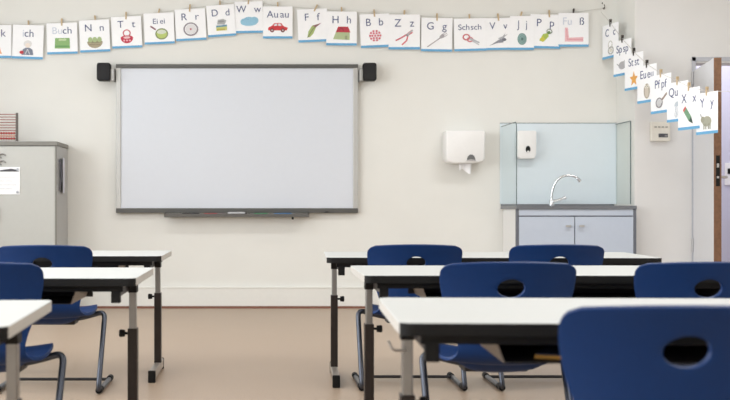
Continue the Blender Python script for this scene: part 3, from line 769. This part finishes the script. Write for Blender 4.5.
# ================================================================ CHAIRS
def catmull(pts, n):
    P_ = [Vector(p) for p in pts]; P_ = [P_[0] * 2 - P_[1]] + P_ + [P_[-1] * 2 - P_[-2]]; out = []
    segs = len(P_) - 3
    for i in range(n + 1):
        t = i / n * segs; k = min(int(t), segs - 1); t -= k
        a, b, c, d_ = P_[k:k + 4]
        out.append(.5 * ((2 * b) + (c - a) * t + (2 * a - 5 * b + 4 * c - d_) * t * t + (3 * b - a - 3 * c + d_) * t ** 3))
    return out
def make_chair():
    r = empty('school_chair')
    # (y, z, half width, seat->back blend) along the middle of the one-piece shell
    prof = [(.215, .352, .165, 0), (.19, .372, .192, 0), (.12, .378, .21, 0), (.04, .368, .215, 0), (-.04, .36, .21, 0), (-.1, .366, .19, .15), (-.14, .40, .165, .5), (-.152, .46, .172, .85), (-.158, .53, .197, 1), (-.165, .59, .2135, 1), (-.178, .65, .222, 1), (-.196, .705, .2215, 1)]
    NV, NU = 72, 44
    rows = catmull(prof, NV)
    # arc length for corner rounding
    L = [0]
    for a, b in zip(rows[:-1], rows[1:]): L.append(L[-1] + math.hypot(b[0] - a[0], b[1] - a[1]))
    rt, rf = .032, .07
    verts = []; par = []
    for j, q in enumerate(rows):
        y, z, hw_, bl_ = q
        dt, df = L[-1] - L[j], L[j]
        if dt < rt: hw_ = hw_ - rt + math.sqrt(max(0, rt * rt - (rt - dt) ** 2))
        if df < rf: hw_ = hw_ - rf + math.sqrt(max(0, rf * rf - (rf - df) ** 2))
        for i in range(NU + 1):
            u = i / NU * 2 - 1; x = u * hw_
            k = (x / .2225) ** 2
            verts.append(Vector((x, y + bl_ * .062 * k, z + (1 - bl_) * .022 * k + (-.010 * k if dt < .001 else -.010 * k * max(0, 1 - dt / .1)) * bl_)))
            par.append((x, z, bl_))
    # round grip hole in the backrest
    hx, hz, ha, hb = 0, .619, .045, .031
    idx = lambda j, i: j * (NU + 1) + i
    def inside(k): x, z, b_ = par[k]; return b_ > .9 and ((x - hx) / ha) ** 2 + ((z - hz) / hb) ** 2 < 1
    faces = []
    for j in range(NV):
        for i in range(NU):
            f = (idx(j, i), idx(j, i + 1), idx(j + 1, i + 1), idx(j + 1, i))
            if sum(inside(k) for k in f) >= 2: continue
            faces.append(f)
    # snap the hole's rim onto the ellipse
    bm = bmesh.new(); bv = [bm.verts.new(v) for v in verts]
    for f in faces: bm.faces.new([bv[k] for k in f])
    bm.verts.ensure_lookup_table()
    for k, v in enumerate(bv):
        x, z, b_ = par[k]
        if b_ > .9 and v.is_boundary and v.link_faces:
            e = math.hypot((x - hx) / ha, (z - hz) / hb)
            if .3 < e < 1.8:
                nx, nz = hx + (x - hx) / e, hz + (z - hz) / e
                v.co.x = nx; v.co.z += nz - z
    bmesh.ops.delete(bm, geom=[v for v in bm.verts if not v.link_faces], context='VERTS')
    bmesh.ops.recalc_face_normals(bm, faces=bm.faces)
    me = bpy.data.meshes.new('seat_shell'); bm.to_mesh(me); bm.free()
    for p in me.polygons: p.use_smooth = True
    me.materials.append(blue_m)
    sh = bpy.data.objects.new('seat_shell', me); COL.objects.link(sh); sh.parent = r
    so = sh.modifiers.new('thick', 'SOLIDIFY'); so.thickness = .013; so.offset = 0; so.use_even_offset = False
    bv_ = sh.modifiers.new('round', 'BEVEL'); bv_.width = .004; bv_.segments = 2; bv_.limit_method = 'ANGLE'; bv_.angle_limit = math.radians(50)
    # thick cushion body under the seat
    m = MB(); vs = []; n1, n2 = 16, 12
    for top in (1, 0):
        for a in range(n2 + 1):
            for b in range(n1 + 1):
                u, v = b / n1 * 2 - 1, a / n2 * 2 - 1
                x, y = u * .165, .05 + v * .125
                e = max(0, 1 - max(abs(u), abs(v)) ** 3)
                vs.append((x, y, .362 + .022 * (x / .2225) ** 2 - (0 if top else .045 * e + .001)))
    q = (n1 + 1) * (n2 + 1); fs = []
    for t in (0, 1):
        for a in range(n2):
            for b in range(n1):
                k = t * q + a * (n1 + 1) + b; fs.append((k, k + 1, k + n1 + 2, k + n1 + 1))
    for a in range(n2):
        for b in (0, n1): k = a * (n1 + 1) + b; fs.append((k, k + n1 + 1, q + k + n1 + 1, q + k))
    for b in range(n1):
        for a in (0, n2): k = a * (n1 + 1) + b; fs.append((k, k + 1, q + k + 1, q + k))
    m.add(vs, fs, blue_m); m.build('seat_underside', r, smooth=True)
    MB().box(-.11, .11, .06, .17, .312, .335, bar_m).build('seat_mount', r, bevel=.004)
    for s in (-1, 1):
        pts = fillet([(s * .06, .13, .325), (s * .17, .13, .348), (s * .247, .125, .372), (s * .245, -.09, .014), (s * .245, .29, .014)], .05, 8)
        lg = MB().tube(pts, .0125, frame_m, 12).build('leg', r, smooth=True)
        m = MB(); m.tube([(s * .245, .285, .0155), (s * .245, .34, .0155)], .0155, black_m, 12); m.build('front_glide', lg, smooth=True)
        m = MB(); m.tube([(s * .245, -.075, .018), (s * .245, -.03, .0155), (s * .245, .0, .0155)], .0155, black_m, 12); m.build('rear_glide', lg, smooth=True)
    MB().tube([(-.245, .25, .02), (.245, .25, .02)], .0075, bar_m, 10).build('crossbar', r, smooth=True)
    return r
CH_ = [  # hole px, hole distance (None = X given), label
 (.722, 5.13, 0, 'blue plastic chair at the far right desk, beneath the towel dispenser and board corner'),
 (1.392, 5.13, 0, 'blue plastic chair at the far right desk, directly before the sink cabinet'),
 (.8106, 3.56, 0, 'blue plastic chair pushed to the middle right desk, its whole back above the nearest desk'),
 (1.452, 3.56, 0, 'blue plastic chair pushed to the middle right desk, in front of the doorway'),
 (.787, 2.02, 0, 'biggest blue plastic chair, nearest the camera in the bottom right corner'),
 (-1.013, 5.05, 0, 'blue plastic chair at the far left desk, in front of the grey cupboard'),
 (-.943, 3.55, 0, 'blue plastic chair at the middle left desk, back half cut off by the left edge'),
]
c0 = make_chair()
for i, (x, d, rz, lab) in enumerate(CH_):
    o = c0 if i == 0 else copy_tree(c0)
    o.location = (x, d + .185, 0); o.rotation_euler.z = math.radians(rz)
    tag(o, lab, 'chair', 'blue school chairs behind the desks')

# ================================================================ LIGHT
def area(name, loc, rot, sx, sy, power, col):
    l = bpy.data.lights.new(name, 'AREA'); l.shape = 'RECTANGLE'; l.size = sx; l.size_y = sy; l.energy = power; l.color = col
    o = bpy.data.objects.new(name, l); COL.objects.link(o); o.location = loc; o.rotation_euler = rot
    return o
for k, (a, b) in enumerate(WINS):
    area('window_daylight', (XL + .02, (a + b) / 2, (WZ0 + WZ1) / 2), (0, -PI / 2, 0), WZ1 - WZ0 - .1, b - a - .1, (100 if b < 8 else 34) * (b - a) / 2.2, (.96, .985, 1.0))
for y in (1.2, 4.2, 7.2):
    for x in (-1.2, 2.4):
        area('ceiling_fill', (x, y, ZC - .03), (0, 0, 0), 1.5, .35, 20 if x < 0 else 42, (.99, .995, .99))  # unseen fill lights added under the ceiling, stronger towards the right
area('corridor_fill', (4.2, 10.1, ZC - .05), (0, 0, 0), 1.2, .4, 42, (1, .97, .97))  # added fill that brightens the lilac wall beyond the doorway
wd = bpy.data.worlds.new('sky'); SC.world = wd; wd.use_nodes = True
wd.node_tree.nodes['Background'].inputs[0].default_value = (.85, .92, 1, 1); wd.node_tree.nodes['Background'].inputs[1].default_value = 1.0

# ================================================================ CAMERA
cam = bpy.data.cameras.new('camera'); co = bpy.data.objects.new('camera', cam); COL.objects.link(co)
co.location = (0, 0, HC); co.rotation_euler = (PI / 2, 0, 0)
cam.sensor_fit = 'HORIZONTAL'; cam.sensor_width = 36; cam.lens = FPX / 730 * 36
cam.shift_x = (365 - VX) / 730; cam.shift_y = -(200 - VY) / 730
cam.clip_start = .05
cam.dof.use_dof = True; cam.dof.focus_distance = 6.6; cam.dof.aperture_fstop = 4.5
SC.camera = co
SC.view_settings.view_transform = 'Standard'; SC.view_settings.look = 'None'
SC.view_settings.exposure = -0.37; SC.view_settings.gamma = 1; SC.view_settings.use_curve_mapping = False
SC.cycles.max_bounces = 10; SC.cycles.diffuse_bounces = 6; SC.cycles.transparent_max_bounces = 12
SC.cycles.use_denoising = True; SC.cycles.sample_clamp_indirect = 8
